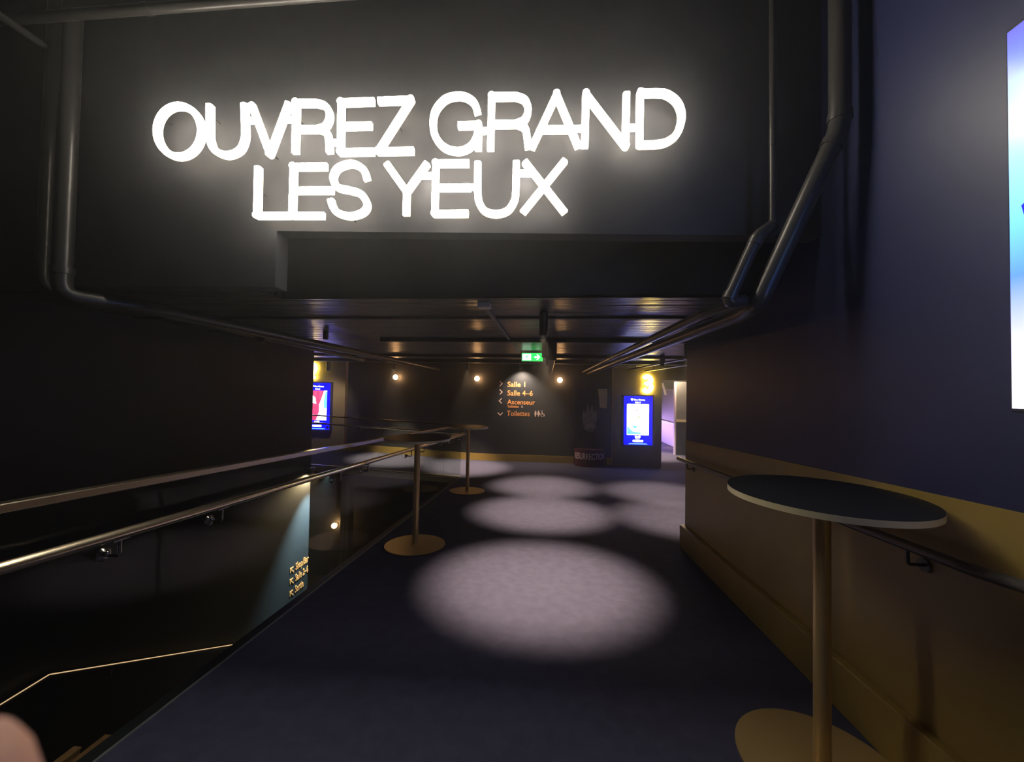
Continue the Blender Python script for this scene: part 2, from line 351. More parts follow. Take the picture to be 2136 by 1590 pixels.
LET = [
 ('O', 0, [('l', ell(283, 420, 163, 187))]),
 ('U', 0, [('l', [(508, 228), (508, 400)]), ('s', [(508, 400), (512, 480), (545, 560), (640, 597), (730, 560), (767, 480), (770, 400)]), ('l', [(770, 400), (764, 222)])]),
 ('V', 0, [('l', [(815, 222), (952, 590), (1092, 212)])]),
 ('R', 0, [('l', [(1138, 582), (1146, 212), (1290, 212)]), ('s', [(1290, 212), (1360, 235), (1392, 305), (1365, 380), (1300, 406)]), ('l', [(1300, 406), (1142, 406)]), ('s', [(1310, 406), (1365, 425), (1385, 480), (1392, 580)])]),
 ('E', 0, [('l', [(1720, 200), (1477, 209), (1472, 575), (1720, 570)]), ('l', [(1475, 384), (1702, 379)])]),
 ('Z', 0, [('l', [(1750, 198), (1992, 190), (1752, 568), (2012, 565)])]),
 ('L', 0, [('l', [(865, 685), (858, 1042), (1100, 1042)])]),
 ('E', 0, [('l', [(1372, 680), (1126, 682), (1116, 1042), (1352, 1042)]), ('l', [(1120, 858), (1420, 856)])]),
 ('S', 0, [('s', [(1668, 780), (1645, 710), (1590, 668), (1530, 662), (1450, 695), (1418, 765), (1450, 832), (1540, 855), (1625, 885), (1668, 965), (1635, 1020), (1545, 1045), (1450, 1020), (1412, 970), (1400, 925)])]),
 ('G', 1, [('s', [(490, 290), (465, 215), (410, 172), (340, 160), (250, 185), (180, 265), (160, 360), (178, 460), (245, 540), (340, 567), (420, 545), (470, 490), (492, 420)]), ('l', [(345, 378), (496, 376), (493, 560)])]),
 ('R', 1, [('l', [(584, 560), (592, 165), (770, 163)]), ('s', [(770, 163), (835, 190), (860, 258), (835, 335), (770, 367)]), ('l', [(770, 367), (588, 370)]), ('s', [(780, 367), (835, 395), (850, 450), (862, 548)])]),
 ('A', 1, [('l', [(885, 548), (1070, 150), (1232, 540)]), ('l', [(955, 408), (1180, 406)])]),
 ('N', 1, [('l', [(1278, 540), (1286, 148), (1578, 530), (1586, 140)])]),
 ('D', 1, [('l', [(1800, 138), (1686, 140), (1682, 520), (1800, 518)]), ('s', [(1800, 138), (1880, 148), (1960, 210), (1992, 318), (1955, 440), (1880, 500), (1800, 518)])]),
 ('Y', 0, [('l', [(1812, 660), (1960, 868), (2112, 655)]), ('l', [(1960, 868), (1955, 1040)])]),
 ('E', 1, [('l', [(425, 656), (180, 658), (172, 1028), (420, 1026)]), ('l', [(176, 836), (440, 834)])]),
 ('U', 1, [('l', [(490, 650), (488, 860)]), ('s', [(488, 860), (500, 945), (545, 1010), (628, 1030), (710, 1005), (760, 930), (770, 860)]), ('l', [(770, 860), (774, 645)])]),
 ('X', 1, [('l', [(835, 645), (1132, 1022)]), ('l', [(1132, 636), (820, 1022)])]),
]
def stroke(mb, kind, pts, k, off=0.0, prof=PROF):
    P = [spt(x, y, k) for x, y in pts]
    if kind == 's': P = smooth(P, 5)
    P = [p+SN*off for p in P]; seg = [P[0]]; hi = max(h_ for _, h_ in prof); lo = min(h_ for _, h_ in prof)
    for i in range(1, len(P)):
        seg.append(P[i])
        if i < len(P)-1 and (P[i]-P[i-1]).normalized().dot((P[i+1]-P[i]).normalized()) < .6:
            mb.ribbon(seg, SW, prof, SN); mb.cyl(P[i]+SN*(lo+.0002), P[i]+SN*(hi-.0003), SW*.49, 20); seg = [P[i]]
    mb.ribbon(seg, SW, prof, SN)
for i, (ch, k, ss) in enumerate(LET):
    mb = MB(); mb2 = MB()
    for j, (kd, pts) in enumerate(ss): stroke(mb, kd, pts, k, .0004*j); stroke(mb2, kd, pts, k, .0004*j, PROFB)
    lo_ = mb.build('letter_'+ch.lower(), 'neon', sign); mb2.build('side_return', 'neonside', lo_, 'slightly yellow side of the letter')
for pts, k in (([(770, 345), (835, 345)], 0), ([(1065, 338), (1142, 336)], 0), ([(1392, 508), (1472, 506)], 0), ([(2060, 752), (2160, 750)], 0),
               ([(495, 422), (588, 420)], 1), ([(1180, 406), (1282, 404)], 1), ([(1584, 398), (1684, 396)], 1), ([(440, 834), (488, 833)], 1), ([(772, 733), (900, 733)], 1)):
    mb = MB(); stroke(mb, 'l', pts, k, -.0008); mb.build('connector', 'neon', sign, 'white neon bar joining two letters')
for x, y, k in ((145, 300, 0), (508, 300, 0), (950, 570, 0), (1140, 300, 0), (1475, 300, 0), (1890, 350, 0), (862, 850, 0), (1120, 780, 0), (1540, 1045, 0), (1958, 950, 0),
                (160, 360, 1), (590, 300, 1), (1070, 165, 1), (1283, 300, 1), (1685, 300, 1), (176, 740, 1), (490, 740, 1), (980, 830, 1)):
    p = spt(x, y, k); MB().cyl(p, p-SN*(OFF-.0005), .004, 10).build('mounting_stud', 'neonback', sign)

# ================================================================== PIPES
def pipe(name, label, path, r, rb=.07, collars=(), group=None, m='pipe'):
    t = thing(name, label, 'pipe', path[0], group)
    mb = MB(); P = bend(path, rb); mb.tube(P, r, 20); mb.build('pipe_run', m, t)
    if name == 'conduit_pipe' and P[0].y > 4:
        for k in (.12, .5, .88):
            h_ = P[0].lerp(P[-1], k); MB().box(h_.x-.008, h_.x+.008, h_.y-.008, h_.y+.008, h_.z+r*.6, ZC-.0005).build('hanger', m, t)
    for (p, d) in collars:
        d = Vector(d).normalized(); p = Vector(p)
        MB().cyl(p-d*.018, p+d*.018, r*1.13, 20).build('collar', m, t)
    return t
pb = on(128, 612, 1, 1.88); pt = on(152, 26, 1, 1.88)
end = Vector((-2.66, 9.2, 1.87))
pipe('water_pipe', 'thick black vertical pipe at left, bending under the bulkhead along the ceiling', [pt, (pb.x, 1.88, 1.88), (pb.x+.16, 2.20, 1.88), end], .043, .08,
     [((pb.x, 1.88, 2.02), (0, 0, 1)), ((-2.87, 3.6, 1.88), (0, 1, 0)), ((-2.75, 6.2, 1.87), (0, 1, 0))])
q0 = on(103, 260, 1, 1.96); q1 = on(88, 600, 1, 1.96)
pipe('heating_pipe', 'slimmer dark pipe standing just left of the thick vertical pipe', [(q0.x, 1.96, 4.55), (q1.x, 1.96, q1.z), (q1.x+.10, 2.4, q1.z-.02), (-3.1, 6.2, 1.86)], .03, .07)
a0 = on(0, 42, 1, 1.80); a1 = on(520, 2, 1, 1.80)
d_ = (a1-a0).normalized()
pipe('conduit_pipe', 'long horizontal pipe crossing the top left above the sign', [a0-d_*1.0, a1+d_*2.6], .026, .05, [(a0+d_*.9, d_)])
c0 = on(14, 42, 1, 1.72); c1 = on(98, 100, 1, 1.84)
pipe('branch_pipe', 'short slanting pipe in the top left corner below the horizontal pipe', [c0+(c0-c1)*2.0, c1], .02, .05)
r1 = on(1754, 0, 1, 1.90); r2 = on(1752, 270, 1, 1.90); r3 = on(1572, 632, 1, 1.98)
pipe('drain_pipe', 'thick black pipe dropping at right of the bulkhead and slanting towards the ceiling', [(r2.x, 1.90, 4.55), r2, (r3.x+.02, 1.98, r3.z), (1.06, 2.2, 1.84), (.985, 5.5, 1.83), (.96, 9.3, 1.83)], .043, .07,
     [(r2+Vector((0, 0, .06)), (0, 0, 1)), (r2+(r3-r2).normalized()*.07, r3-r2), ((r2.x, 1.90, 3.345), (0, 0, 1))])
s1 = on(1612, 470, 1, 2.02); s2 = on(1580, 492, 1, 1.99); s3 = on(1517, 630, 1, 1.99)
pipe('sprinkler_pipe', 'thin black pipe right of the sign with a knuckle bend at the bulkhead edge', [(s1.x-.005, 2.02, 4.55), (s1.x, 2.02, s1.z)], .016, .02,
     [((s1.x, 2.02, s1.z+.02), (0, 0, 1)), ((s1.x, 2.02, s1.z+.42), (0, 0, 1))])
pipe('branch_pipe', 'short slanted black pipe below the thin pipe, beside the thick slanting pipe', [(s1.x, 2.02, s1.z), (s2.x, 1.99, s2.z), s3, (.99, 2.02, 1.87), (.90, 2.3, 1.86), (.86, 5.2, 1.86), (.84, 9.3, 1.86)], .030, .035,
     [(s2+Vector((-.01, 0, -.03)), s3-s2), (s3-(s3-s2).normalized()*.03, s3-s2)])
pipe('conduit_pipe', 'slim conduit under the far right ceiling beyond the wall corner', [(2.3, 5.0, 1.95), (1.9, 9.3, 1.93)], .018, .05)
pipe('conduit_pipe', 'second slim conduit under the far right ceiling, nearer the doorway', [(2.75, 5.4, 1.93), (2.3, 9.3, 1.90)], .018, .05)
pipe('conduit_pipe', 'pale conduit lying along the top of the back wall above the right numeral', [(1.62, 9.38, 1.99), (1.75, 9.38, 2.03), (4.0, 9.38, 2.03)], .014, .03, m='steel')
# duct and surface-mounted conduit
t = thing('ceiling_duct', 'dark square duct hanging along the ceiling right of the exit sign', 'duct', (.06, 4.8, 1.88))
MB().box(.01, .10, 4.95, 9.5, 1.80, 2.0).build('duct_body', 'pipe', t, bevel=.01)
MB().box(.0, .11, 4.90, 4.95, 1.79, 2.01).build('duct_collar', 'pipe', t)
for y in (5.6, 7.6, 9.0): MB().box(.03, .08, y, y+.03, 2.0, ZC).build('hanger', 'pipe', t)
t = thing('cable_trunking', 'straight pale cable trunking running from a ceiling box to the exit sign', 'cable trunking', (-.49, 2.9, 2.04))
MB().box(-.51, -.475, 2.93, 6.45, ZC-.025, ZC-.0005).build('trunking', 'grey', t)
MB().box(-.54, -.445, 2.86, 2.95, ZC-.035, ZC-.0005).build('junction_box', 'white', t)

# ================================================================== CEILING SPOTLIGHTS
def spotfix(x, y, L=.20, r=.036, label='', lens='lens'):
    t = thing('ceiling_spotlight', label, 'spotlight', (x, y, ZC), 'black cylinder ceiling spotlights')
    mb = MB(); n = 24
    prof = [(r, ZC-.0005), (r, ZC-L), (r*.82, ZC-L), (r*.82, ZC-L+.03)]
    vs = []; fs = []
    for (rr, z) in prof:
        for k in range(n): vs.append((x+rr*cos(2*pi*k/n), y+rr*sin(2*pi*k/n), z))
    for i in range(len(prof)-1):
        for k in range(n): fs.append((i*n+k, i*n+(k+1) % n, (i+1)*n+(k+1) % n, (i+1)*n+k))
    mb.add(vs, fs, True); mb.build('housing', 'plastic', t)
    MB().cyl((x, y, ZC-L+.022), (x, y, ZC-L+.029), r*.8, 20).build('lens', lens, t)
    return t
SL = ['black cylinder spotlight nearest the viewer, left of the hanging duct', 'black cylinder spotlight second along the corridor, just right of the exit sign',
      'black cylinder spotlight third along the corridor, beyond the exit sign', 'black cylinder spotlight right of the pipes, nearest the right wall corner', 'black cylinder spotlight right of the pipes, nearer the lit doorway',
      'black cylinder spotlight over the left back floor near the wall lights', 'black cylinder spotlight over the far left back floor', 'black cylinder spotlight inside the passage beyond the doorway']
for (x, y, p), lb in zip(SPOTS, SL):
    spotfix(x, y, label=lb)
    lamp('floor_spot_lamp', 'SPOT', (x, y, ZC-.185), p, (1, .74, .50), (x, y, -1), spot_size=radians(57), spot_blend=.7, shadow_soft_size=.028)
wx = on(1087, 765, 1, 9.3)
spotfix(wx.x, 9.28, .08, .04, 'short black downlight washing the copper lettering on the back wall')
lamp('wall_wash_lamp', 'SPOT', (wx.x, 9.28, 1.97), 150, (1, .78, .58), (wx.x+.05, 9.66, .9), spot_size=radians(110), spot_blend=.9, shadow_soft_size=.03)
spotfix(-5.15, 8.6, .28, .05, 'black cylinder spotlight in front of the left ochre wall')
lamp('left_wall_fill', 'SPOT', (-5.15, 8.6, ZC-.26), 90, (1, .80, .5), (-5.75, 9.5, .9), spot_size=radians(80), spot_blend=.9, shadow_soft_size=.03)  # added spot, brightens the ochre wall around the left screen
spotfix(-2.62, 4.3, .10, .03, 'small black downlight above the left side of the stairwell')

# ================================================================== GLOBE WALL LAMPS
def globe(px, py, label, r=.062, ywall=9.6):
    p = on(px, py, 1, ywall-.12)
    t = thing('globe_wall_lamp', label, 'wall lamp', (p.x, ywall-.001, p.z), 'round glowing wall lamps')
    MB().cyl((p.x, ywall-.0005, p.z), (p.x, ywall-.02, p.z), .045, 24).build('wall_plate', 'plastic', t)
    MB().cyl((p.x, ywall-.02, p.z), (p.x, p.y+.05, p.z), .012, 12).build('arm', 'brass', t)
    MB().ball(p, r, 20, 12).build('glass_globe', 'globe', t)
globe(825, 787, 'glowing round wall lamp, leftmost of the three on the dark back wall')
globe(995, 790, 'glowing round wall lamp, middle of the three on the dark back wall')
globe(1168, 793, 'glowing round wall lamp right of the copper lettering on the back wall')
globe(697, 1097, 'glowing round wall lamp low down in the stairwell, seen through the glass', ywall=9.0)

# ================================================================== EXIT SIGN
e0 = on(1089, 730, 1, 6.4); e1 = on(1132, 752, 1, 6.4)
x0, x1, z1, z0 = e0.x, e1.x, e0.z-.055, e1.z-.012
t = thing('exit_sign', 'small lit green and white exit sign with arrow hanging from the ceiling', 'sign', ((x0+x1)/2, 6.42, z1))
MB().box(x0-.01, x1+.01, 6.405, 6.45, z0-.01, z1+.01).build('housing', 'white', t, bevel=.004)
MB().box(x0, x1, 6.400, 6.4049, z0, z1).build('green_face', 'green', t)
for xx in (x0+.05, x1-.05): MB().cyl((xx, 6.43, z1+.005), (xx, 6.43, ZC-.0005), .006, 8).build('hanger', 'white', t)
w = x1-x0; h = z1-z0; yy = 6.3996
MB().poly([(x0+.008, yy, z0+.012), (x0+w*.44, yy, z0+.012), (x0+w*.44, yy, z1-.012), (x0+.008, yy, z1-.012)], (0, -1, 0), .0012).build('door_symbol', 'greenwhite', t)
ax, az, s = x0+w*.74, (z0+z1)/2, h*.36
MB().poly([(ax+s, yy, az), (ax+.1*s, yy, az+s), (ax-.35*s, yy, az+s), (ax+.2*s, yy, az+.3*s), (ax-s, yy, az+.3*s), (ax-s, yy, az-.3*s), (ax+.2*s, yy, az-.3*s), (ax-.35*s, yy, az-s), (ax+.1*s, yy, az-s)], (0, -1, 0), .0012).build('arrow', 'greenwhite', t)
mx = x0+w*.24; rn = MB()
rn.ball((mx+.012, yy-.003, az+s*.75), .010, 10, 6)
for seg in ([(mx+.008, az+s*.5), (mx-.008, az-s*.05)], [(mx-.008, az-s*.05), (mx+.018, az-s*.35), (mx+.012, az-s*.9)], [(mx-.008, az-s*.05), (mx-.018, az-s*.5), (mx-.04, az-s*.6)], [(mx+.005, az+s*.35), (mx+.034, az+s*.15)], [(mx+.003, az+s*.4), (mx-.026, az+s*.25), (mx-.03, az)]):
    rn.tube([(a, yy-.003, c) for a, c in seg], .005, 6)
rn.build('running_figure', 'green', t)

# ================================================================== LETTERING ON THE BACK WALL
YB = 9.5995
def bp(px, py): return on(px, py, 1, YB)
sg = thing('wall_directory', 'copper wayfinding lettering on the dark back wall listing Salle 1, Salle 4-6, Ascenseur, Toilettes', 'wall lettering', bp(1090, 832))
X_, Z_ = (1, 0, 0), (0, 0, 1)
def line(body, pxl, pyl, hpx, m='copper', sx=1, bold=.012, wpx=None):
    p = bp(pxl, pyl); cap = hpx*9.75/800; size = cap/.70
    mb = text_mb(body, size, p, X_, Z_, .006, bold, sx=1)
    if wpx:   # fit the line's width
        xs = [v.x for v in mb.v]; x0_ = min(xs); k = (bp(pxl+wpx, pyl).x-p.x)/(max(xs)-x0_)
        for v in mb.v: v.x = p.x+(v.x-x0_)*k
    mb.build('lettering', m, sg, 'copper letters reading '+body)
line('Salle 1', 1058.5, 807, 10.5, wpx=37); line('Salle 4\u20136', 1058.5, 825, 10.5, wpx=53)
line('Ascenseur', 1058, 843.3, 10, wpx=58); line('Toilettes', 1058, 850.4, 5, wpx=24, bold=.02); line('Toilettes', 1057, 867.3, 10.5, wpx=48)
def chev(px, py, d):
    s = 5.2; P = {'>': [(-.5, -1), (.5, 0), (-.5, 1)], '<': [(.5, -1), (-.5, 0), (.5, 1)], 'v': [(-1, -.5), (0, .5), (1, -.5)]}[d]
    pts = [bp(px+a*s, py+c*s) for a, c in P]
    MB().ribbon(pts, .022, [(-1, 0), (-1, .006), (1, .006), (1, 0)], (0, -1, 0)).build('arrow', 'arrow', sg, 'pale chevron arrow')
chev(1045, 800.5, '>'); chev(1045, 818, '>'); chev(1044, 836.5, '<'); chev(1043.5, 863.5, 'v')
def person_icon(px, py, hp, skirt):
    mb = MB(); c = bp(px, py-hp*.42); u = hp*9.75/800
    mb.cyl((c.x, YB, c.z), (c.x, YB-.006, c.z), u*.10, 14)
    p = bp(px, py); wd = .30 if skirt else .17
    pts = [(p.x-u*.15, YB, p.z+u*.28), (p.x-u*wd, YB, p.z-u*.18), (p.x-u*.09, YB, p.z-u*.2), (p.x-u*.09, YB, p.z-u*.5), (p.x+u*.09, YB, p.z-u*.5), (p.x+u*.09, YB, p.z-u*.2), (p.x+u*wd, YB, p.z-u*.18), (p.x+u*.15, YB, p.z+u*.28)]
    mb.poly(pts, (0, -1, 0), .006); mb.build('pictogram', 'arrow', sg, 'small toilet pictogram')
person_icon(1117, 863, 12, False); person_icon(1123.5, 863, 12, True)
def wheel_icon(px, py, hp):
    mb = MB(); p = bp(px, py); u = hp*9.75/800
    mb.cyl((p.x-u*.12, YB, p.z+u*.45), (p.x-u*.12, YB-.006, p.z+u*.45), u*.09, 12)
    mb.ribbon([(p.x-u*.12, YB, p.z+u*.32), (p.x-u*.08, YB, p.z-u*.05), (p.x+u*.2, YB, p.z-u*.05), (p.x+u*.34, YB, p.z-u*.45)], u*.11, [(-1, 0), (-1, .006), (1, .006), (1, 0)], (0, -1, 0))
    mb.ribbon([(p.x-u*.05+u*.27*cos(a), YB, p.z-u*.22+u*.27*sin(a)) for a in [radians(120+i*22) for i in range(11)]], u*.08, [(-1, 0), (-1, .006), (1, .006), (1, 0)], (0, -1, 0))
    mb.build('pictogram', 'arrow', sg, 'small wheelchair pictogram')
wheel_icon(1132, 863, 12); wheel_icon(1089, 848, 5.5)

# lettering on the left wall down the stairwell
sg2 = thing('wall_directory', 'copper lettering low on the left stairwell wall reading Shop/Bar, Salle 2-6, Sortie', 'wall lettering', (XL, 6.2, -1.7))
def lline(body, px, py, pxe, pye, hpx):
    p = on(px, py, 0, XL+.0005); e = on(pxe, pye, 0, XL+.0005); cap = hpx*abs((p-CAM).dot(Fv))/800
    mb = text_mb(body, cap/.70, (XL+.0005, p.y, p.z), (0, 1, 0), Z_, .006, .02)
    ys = [v.y for v in mb.v]; y0 = min(ys); k = (e.y-p.y)/(max(ys)-y0)
    for v in mb.v: v.y = p.y+(v.y-y0)*k
    mb.build('lettering', 'copper', sg2, 'copper letters reading '+body)
lline('Shop/Bar', 616, 1190, 643.5, 1163, 14); lline('Salle 2\u20136', 615.5, 1213, 642.5, 1184, 14); lline('Sortie', 615, 1237, 633, 1216, 14)
for (px, py) in ((609, 1190), (608.5, 1213.5), (608, 1238.5)):
    c = on(px, py, 0, XL+.0005); s = .042
    P = [(XL+.0005, c.y-s, c.z-s*.6), (XL+.0005, c.y-s, c.z+s), (XL+.0005, c.y+s*.7, c.z+s)]
    mb = MB().ribbon(P, .02, [(-1, 0), (-1, .006), (1, .006), (1, 0)], (1, 0, 0))
    mb.ribbon([(XL+.001, c.y-s, c.z+s), (XL+.001, c.y+s, c.z-s)], .02, [(-1, 0), (-1, .006), (1, .006), (1, 0)], (1, 0, 0))
    mb.build('arrow', 'copper', sg2, 'small diagonal arrow')
# lamp that grazes the end of that wall
ly = on(640, 992, 0, XL).y
t = thing('stair_wall_lamp', 'small black downlight grazing the end of the left stairwell wall', 'wall lamp', (XL, 6.40, -.06))
MB().cyl((XL+.09, 6.40, -.01), (XL+.09, 6.40, -.10), .03, 20).build('housing', 'plastic', t)
MB().box(XL+.0005, XL+.07, 6.38, 6.42, -.06, -.03).build('bracket', 'plastic', t)
lamp('stair_wall_lamp_light', 'SPOT', (XL+.10, 6.40, -.115), 260, (1, .70, .36), (XL-.05, 5.95, -1.2), spot_size=radians(125), spot_blend=.8, shadow_soft_size=.02)
lamp('stair_wall_cool_light', 'SPOT', (XL+.34, 6.46, -.12), 1100, (.62, .88, .92), (XL, 6.30, -1.7), spot_size=radians(66), spot_blend=1.0, shadow_soft_size=.02)

# ================================================================== DISPLAY SCREENS
def rr(x0, x1, z0, z1, y, r, n=5):
    pts = []
    for cx, cz, a0 in ((x1-r, z1-r, 0), (x0+r, z1-r, 90), (x0+r, z0+r, 180), (x1-r, z0+r, 270)):
        for k in range(n+1): a = radians(a0+90*k/n); pts.append((cx+r*cos(a), y, cz+r*sin(a)))
    return pts
def screen(x0, x1, z0, z1, yw, label, pict, salle, hour):
    t = thing('display_screen', label, 'screen', ((x0+x1)/2, yw, z0), 'blue cinema programme screens')
    MB().box(x0-.05, x1+.03, yw-.10, yw-.0005, z0-.05, z1+.035).build('bezel', 'plastic', t, bevel=.006)
    y = yw-.101; w = x1-x0; h = z1-z0; cx = (x0+x1)/2
    MB().poly(rr(x0, x1, z0, z1, y, .015), (0, -1, 0), .004).build('blue_panel', 'scrblue', t)
    y -= .0045
    px0, px1, pz0, pz1 = x0+w*.10, x1-w*.12, z0+h*.20, z1-h*.16
    if pict == 0:
        MB().poly(rr(px0, px1, pz0, pz1, y, .012), (0, -1, 0), .002).build('picture', 'scrwhite', t)
        y2 = y-.0025; pw_, ph = px1-px0, pz1-pz0
        def q(a, c): return (px0+pw_*a, y2, pz0+ph*c)
        MB().poly([q(.01, .02), q(.35, .02), q(.68, .03), q(.62, .09), q(.30, .10), q(.12, .22), q(.01, .30)], (0, -1, 0), .001).build('water_shape', 'scrpale', t)
        MB().poly([q(.02, .02), q(.22, .03), q(.12, .09), q(.02, .14)], (0, -1, 0), .0016).build('deep_water_shape', 'scrcyan', t)
        MB().poly([q(.22, .34), q(.30, .30), q(.40, .29), q(.50, .27), q(.42, .23), q(.34, .22), q(.26, .28)], (0, -1, 0), .001).build('wave_shape', 'scrcyan', t)
        MB().poly([q(.42, .77), q(.48, .77), q(.47, .84), q(.43, .83)], (0, -1, 0), .001).build('coral_shape', 'scrred', t)
        MB().poly([q(.57, .68), q(.62, .69), q(.61, .74), q(.58, .73)], (0, -1, 0), .001).build('coral_shape', 'scrred', t)
        MB().poly([q(.40, .50), q(.46, .50), q(.53, .56), q(.62, .60), q(.60, .64), q(.50, .58)], (0, -1, 0), .001).build('ochre_shape', 'scrgold', t)
    else:
        MB().poly([(px0, y, pz0), (px1, y, pz0), (px1, y, pz1), (px0, y, pz1)], (0, -1, 0), .002).build('picture', 'scrwhite', t)
        y2 = y-.0025; pw_, ph = px1-px0, pz1-pz0
        def q(a, c, e=0): return (px0+pw_*a, y2-e, pz0+ph*c)
        MB().poly([q(0, 0), q(.45, 0), q(.62, .30), q(.60, .52), q(.72, .74), q(.85, 1), q(0, 1)], (0, -1, 0), .001).build('pink_shape', 'scrpink', t)
        MB().poly([q(.16, .60, .001), q(.44, .55, .001), q(.40, .74, .001), q(.22, .86, .001)], (0, -1, 0), .001).build('pale_shape', 'scrwhite', t)
        for a, c in (((.50, .55), (.20, .98)), ((.55, .58), (.52, 1)), ((.58, .56), (.80, .98)), ((.50, .48), (.10, .35)), ((.50, .46), (.30, .05))):
            MB().ribbon([q(*a, .001), q(*c, .001)], .010, [(-1, 0), (-1, .001), (1, .001), (1, 0)], (0, -1, 0)).build('dark_line', 'scrdark', t)
        MB().poly([q(.86, .40), q(1, .42), q(1, .97), q(.92, .97), q(.84, .60)], (0, -1, 0), .001).build('blue_shape', 'scrcyan', t)
    def tx(body, zc, size, m='scrwhite', bold=.02): text_mb(body, size, (cx-.01, y, zc), X_, Z_, .0015, bold, 'CENTER').build('caption', m, t)
    tx('\u2665 Blue Cinema', z1-h*.085, .050); tx(salle, z1-h*.14, .050); tx(hour, z0+h*.145, .065, bold=.03)
    text_mb('Original', .030, (cx-.01, y, z0+h*.115), X_, Z_, .0015, .02, 'CENTER').build('caption', 'scrwhite', t)
    MB().poly(rr(cx-w*.19, cx+w*.19, z0+h*.058, z0+h*.098, y, .02), (0, -1, 0), .0015).build('button_shape', 'scrwhite', t)
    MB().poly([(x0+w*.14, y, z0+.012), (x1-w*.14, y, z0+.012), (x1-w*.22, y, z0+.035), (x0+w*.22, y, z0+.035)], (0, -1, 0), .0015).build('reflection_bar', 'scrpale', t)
screen(1.825, 2.475, .155, 1.30, 9.45, 'blue programme screen below the yellow numeral 3, right of the standee', 0, 'Salle 3', '10:15')
screen(-6.20, -5.55, .300, 1.49, 9.47, 'blue programme screen with pink picture below the yellow numeral 2 at the left', 1, 'Salle 2', '11:00')

# numerals
def numeral(cx, cz, hh, body, label, yw):
    t = thing('neon_numeral', label, 'sign', (cx, yw, cz-hh/2), 'yellow glowing room numbers')
    w = hh*.5; y = yw-.035
    if body == '3': pts = [(-.42, .36), (-.15, .5), (.2, .46), (.40, .28), (.30, .08), (-.02, .02), (.32, -.05), (.44, -.26), (.22, -.46), (-.15, -.5), (-.45, -.34)]
    else: pts = [(-.42, .30), (-.25, .46), (.05, .5), (.36, .38), (.38, .12), (.10, -.15), (-.42, -.47)]
    P = [Vector((cx+a*w, y, cz+c*hh*.88)) for a, c in pts]; P = smooth(P, 5)
    mb = MB().ribbon(P, .095, [(-1, 0), (-1, .02), (-.6, .032), (.6, .032), (1, .02), (1, 0)], (0, -1, 0))
    if body == '2': mb.ribbon([(cx-w*.45, y-.0004, cz-hh*.42), (cx+w*.42, y-.0004, cz-hh*.42)], .075, [(-1, 0), (-1, .02), (-.6, .032), (.6, .032), (1, .02), (1, 0)], (0, -1, 0))
    mb.build('glowing_tube', 'num', t)
    for dz in (.36, -.36): MB().cyl((cx+.06, yw-.0005, cz+dz*hh), (cx+.06, y+.001, cz+dz*hh), .008, 8).build('stud', 'neonback', t)
numeral(2.375, 1.60, .40, '3', 'glowing yellow numeral 3 above the right programme screen', 9.45)
numeral(-6.08, 1.80, .40, '2', 'glowing yellow numeral 2 above the left programme screen, half hidden by the wall', 9.47)

# big screen on the right wall
s0 = on(2119.5, 62, 0, XR-.064); s1_ = on(2111, 852, 0, XR-.064)
yb = s1_.y; zb0, zb1 = s1_.z, s0.z+.01
t = thing('wall_display', 'very large bright blue and white screen on the navy right wall at the frame edge', 'screen', (XR, yb-.35, zb0))
MB().box(XR-.06, XR-.0005, yb-.72, yb+.008, zb0-.012, zb1+.012).build('bezel', 'plastic', t, bevel=.003)
MB().box(XR-.064, XR-.0605, yb-.712, yb, zb0, zb1).build('picture', 'big', t)
MB().poly([(XR-.0645, yb-.03, zb0+.60), (XR-.0645, yb-.20, zb0+.72), (XR-.0645, yb-.20, zb0+.30), (XR-.0645, yb-.06, zb0+.45)], (-1, 0, 0), .0006).build('blue_shape', 'scrblue', t)

# ================================================================== STANDEE
t = thing('cardboard_standee', 'dark film standee with pale petal shape and pinkish title, before the back wall', 'standee', (1.05, 9.35, -.39))
xa, xb, ys = .66, 1.44, 9.42
MB().box(xa+.0, xb, ys, ys+.03, -.36, 1.47).build('back_panel', 'poster', t)
n = 16; b = MB(); pts = [(1.03+.36*cos(pi+pi*k/n), ys-.0005+.26*sin(pi+pi*k/n)) for k in range(n+1)]
zt = .02
b.add([(x, y, -.383) for x, y in pts]+[(x, y, zt) for x, y in pts], [(k, k+1, n+2+k, n+1+k) for k in range(n)]+[tuple(range(n+1, 2*n+2)), tuple(range(n+1))[::-1]])
b.build('curved_base', 'redprint', t)
def petal(x0, z0, x1, z1, wd, y):
    a = Vector((x0, y, z0)); c = Vector((x1, y, z1)); d = c-a; sd = Vector((d.z, 0, -d.x)).normalized()
    L = [a+d*k+sd*wd*s_*sin(pi*min(max(k*.9+.1, 0), 1))**.7 for s_, ks in ((1, [0, .2, .4, .6, .8, .95, 1]), (-1, [.95, .8, .6, .4, .2])) for k in ks]
    return L
b = MB()
for i, (dx, top, wd) in enumerate(((-.14, .98, .06), (-.05, 1.10, .06), (.06, 1.06, .06), (.15, .95, .06), (-.10, .85, .08), (.09, .85, .08), (0, .72, .10))):
    b.poly(petal(1.02+dx*.45, .42, 1.02+dx, top, wd, ys-.001-.0015*i), (0, -1, 0), .0012)
b.build('petal_shape', 'pale', t, 'pale grey petal-like print')
MB().poly([(1.26, ys-.001, 1.02), (1.34, ys-.001, 1.0), (1.435, ys-.001, 1.0), (1.435, ys-.001, 1.46), (1.22, ys-.001, 1.46)], (0, -1, 0), .001).build('painted_corner_glow', 'cornerglow', t, 'pale ochre patch painted as the lit corner')
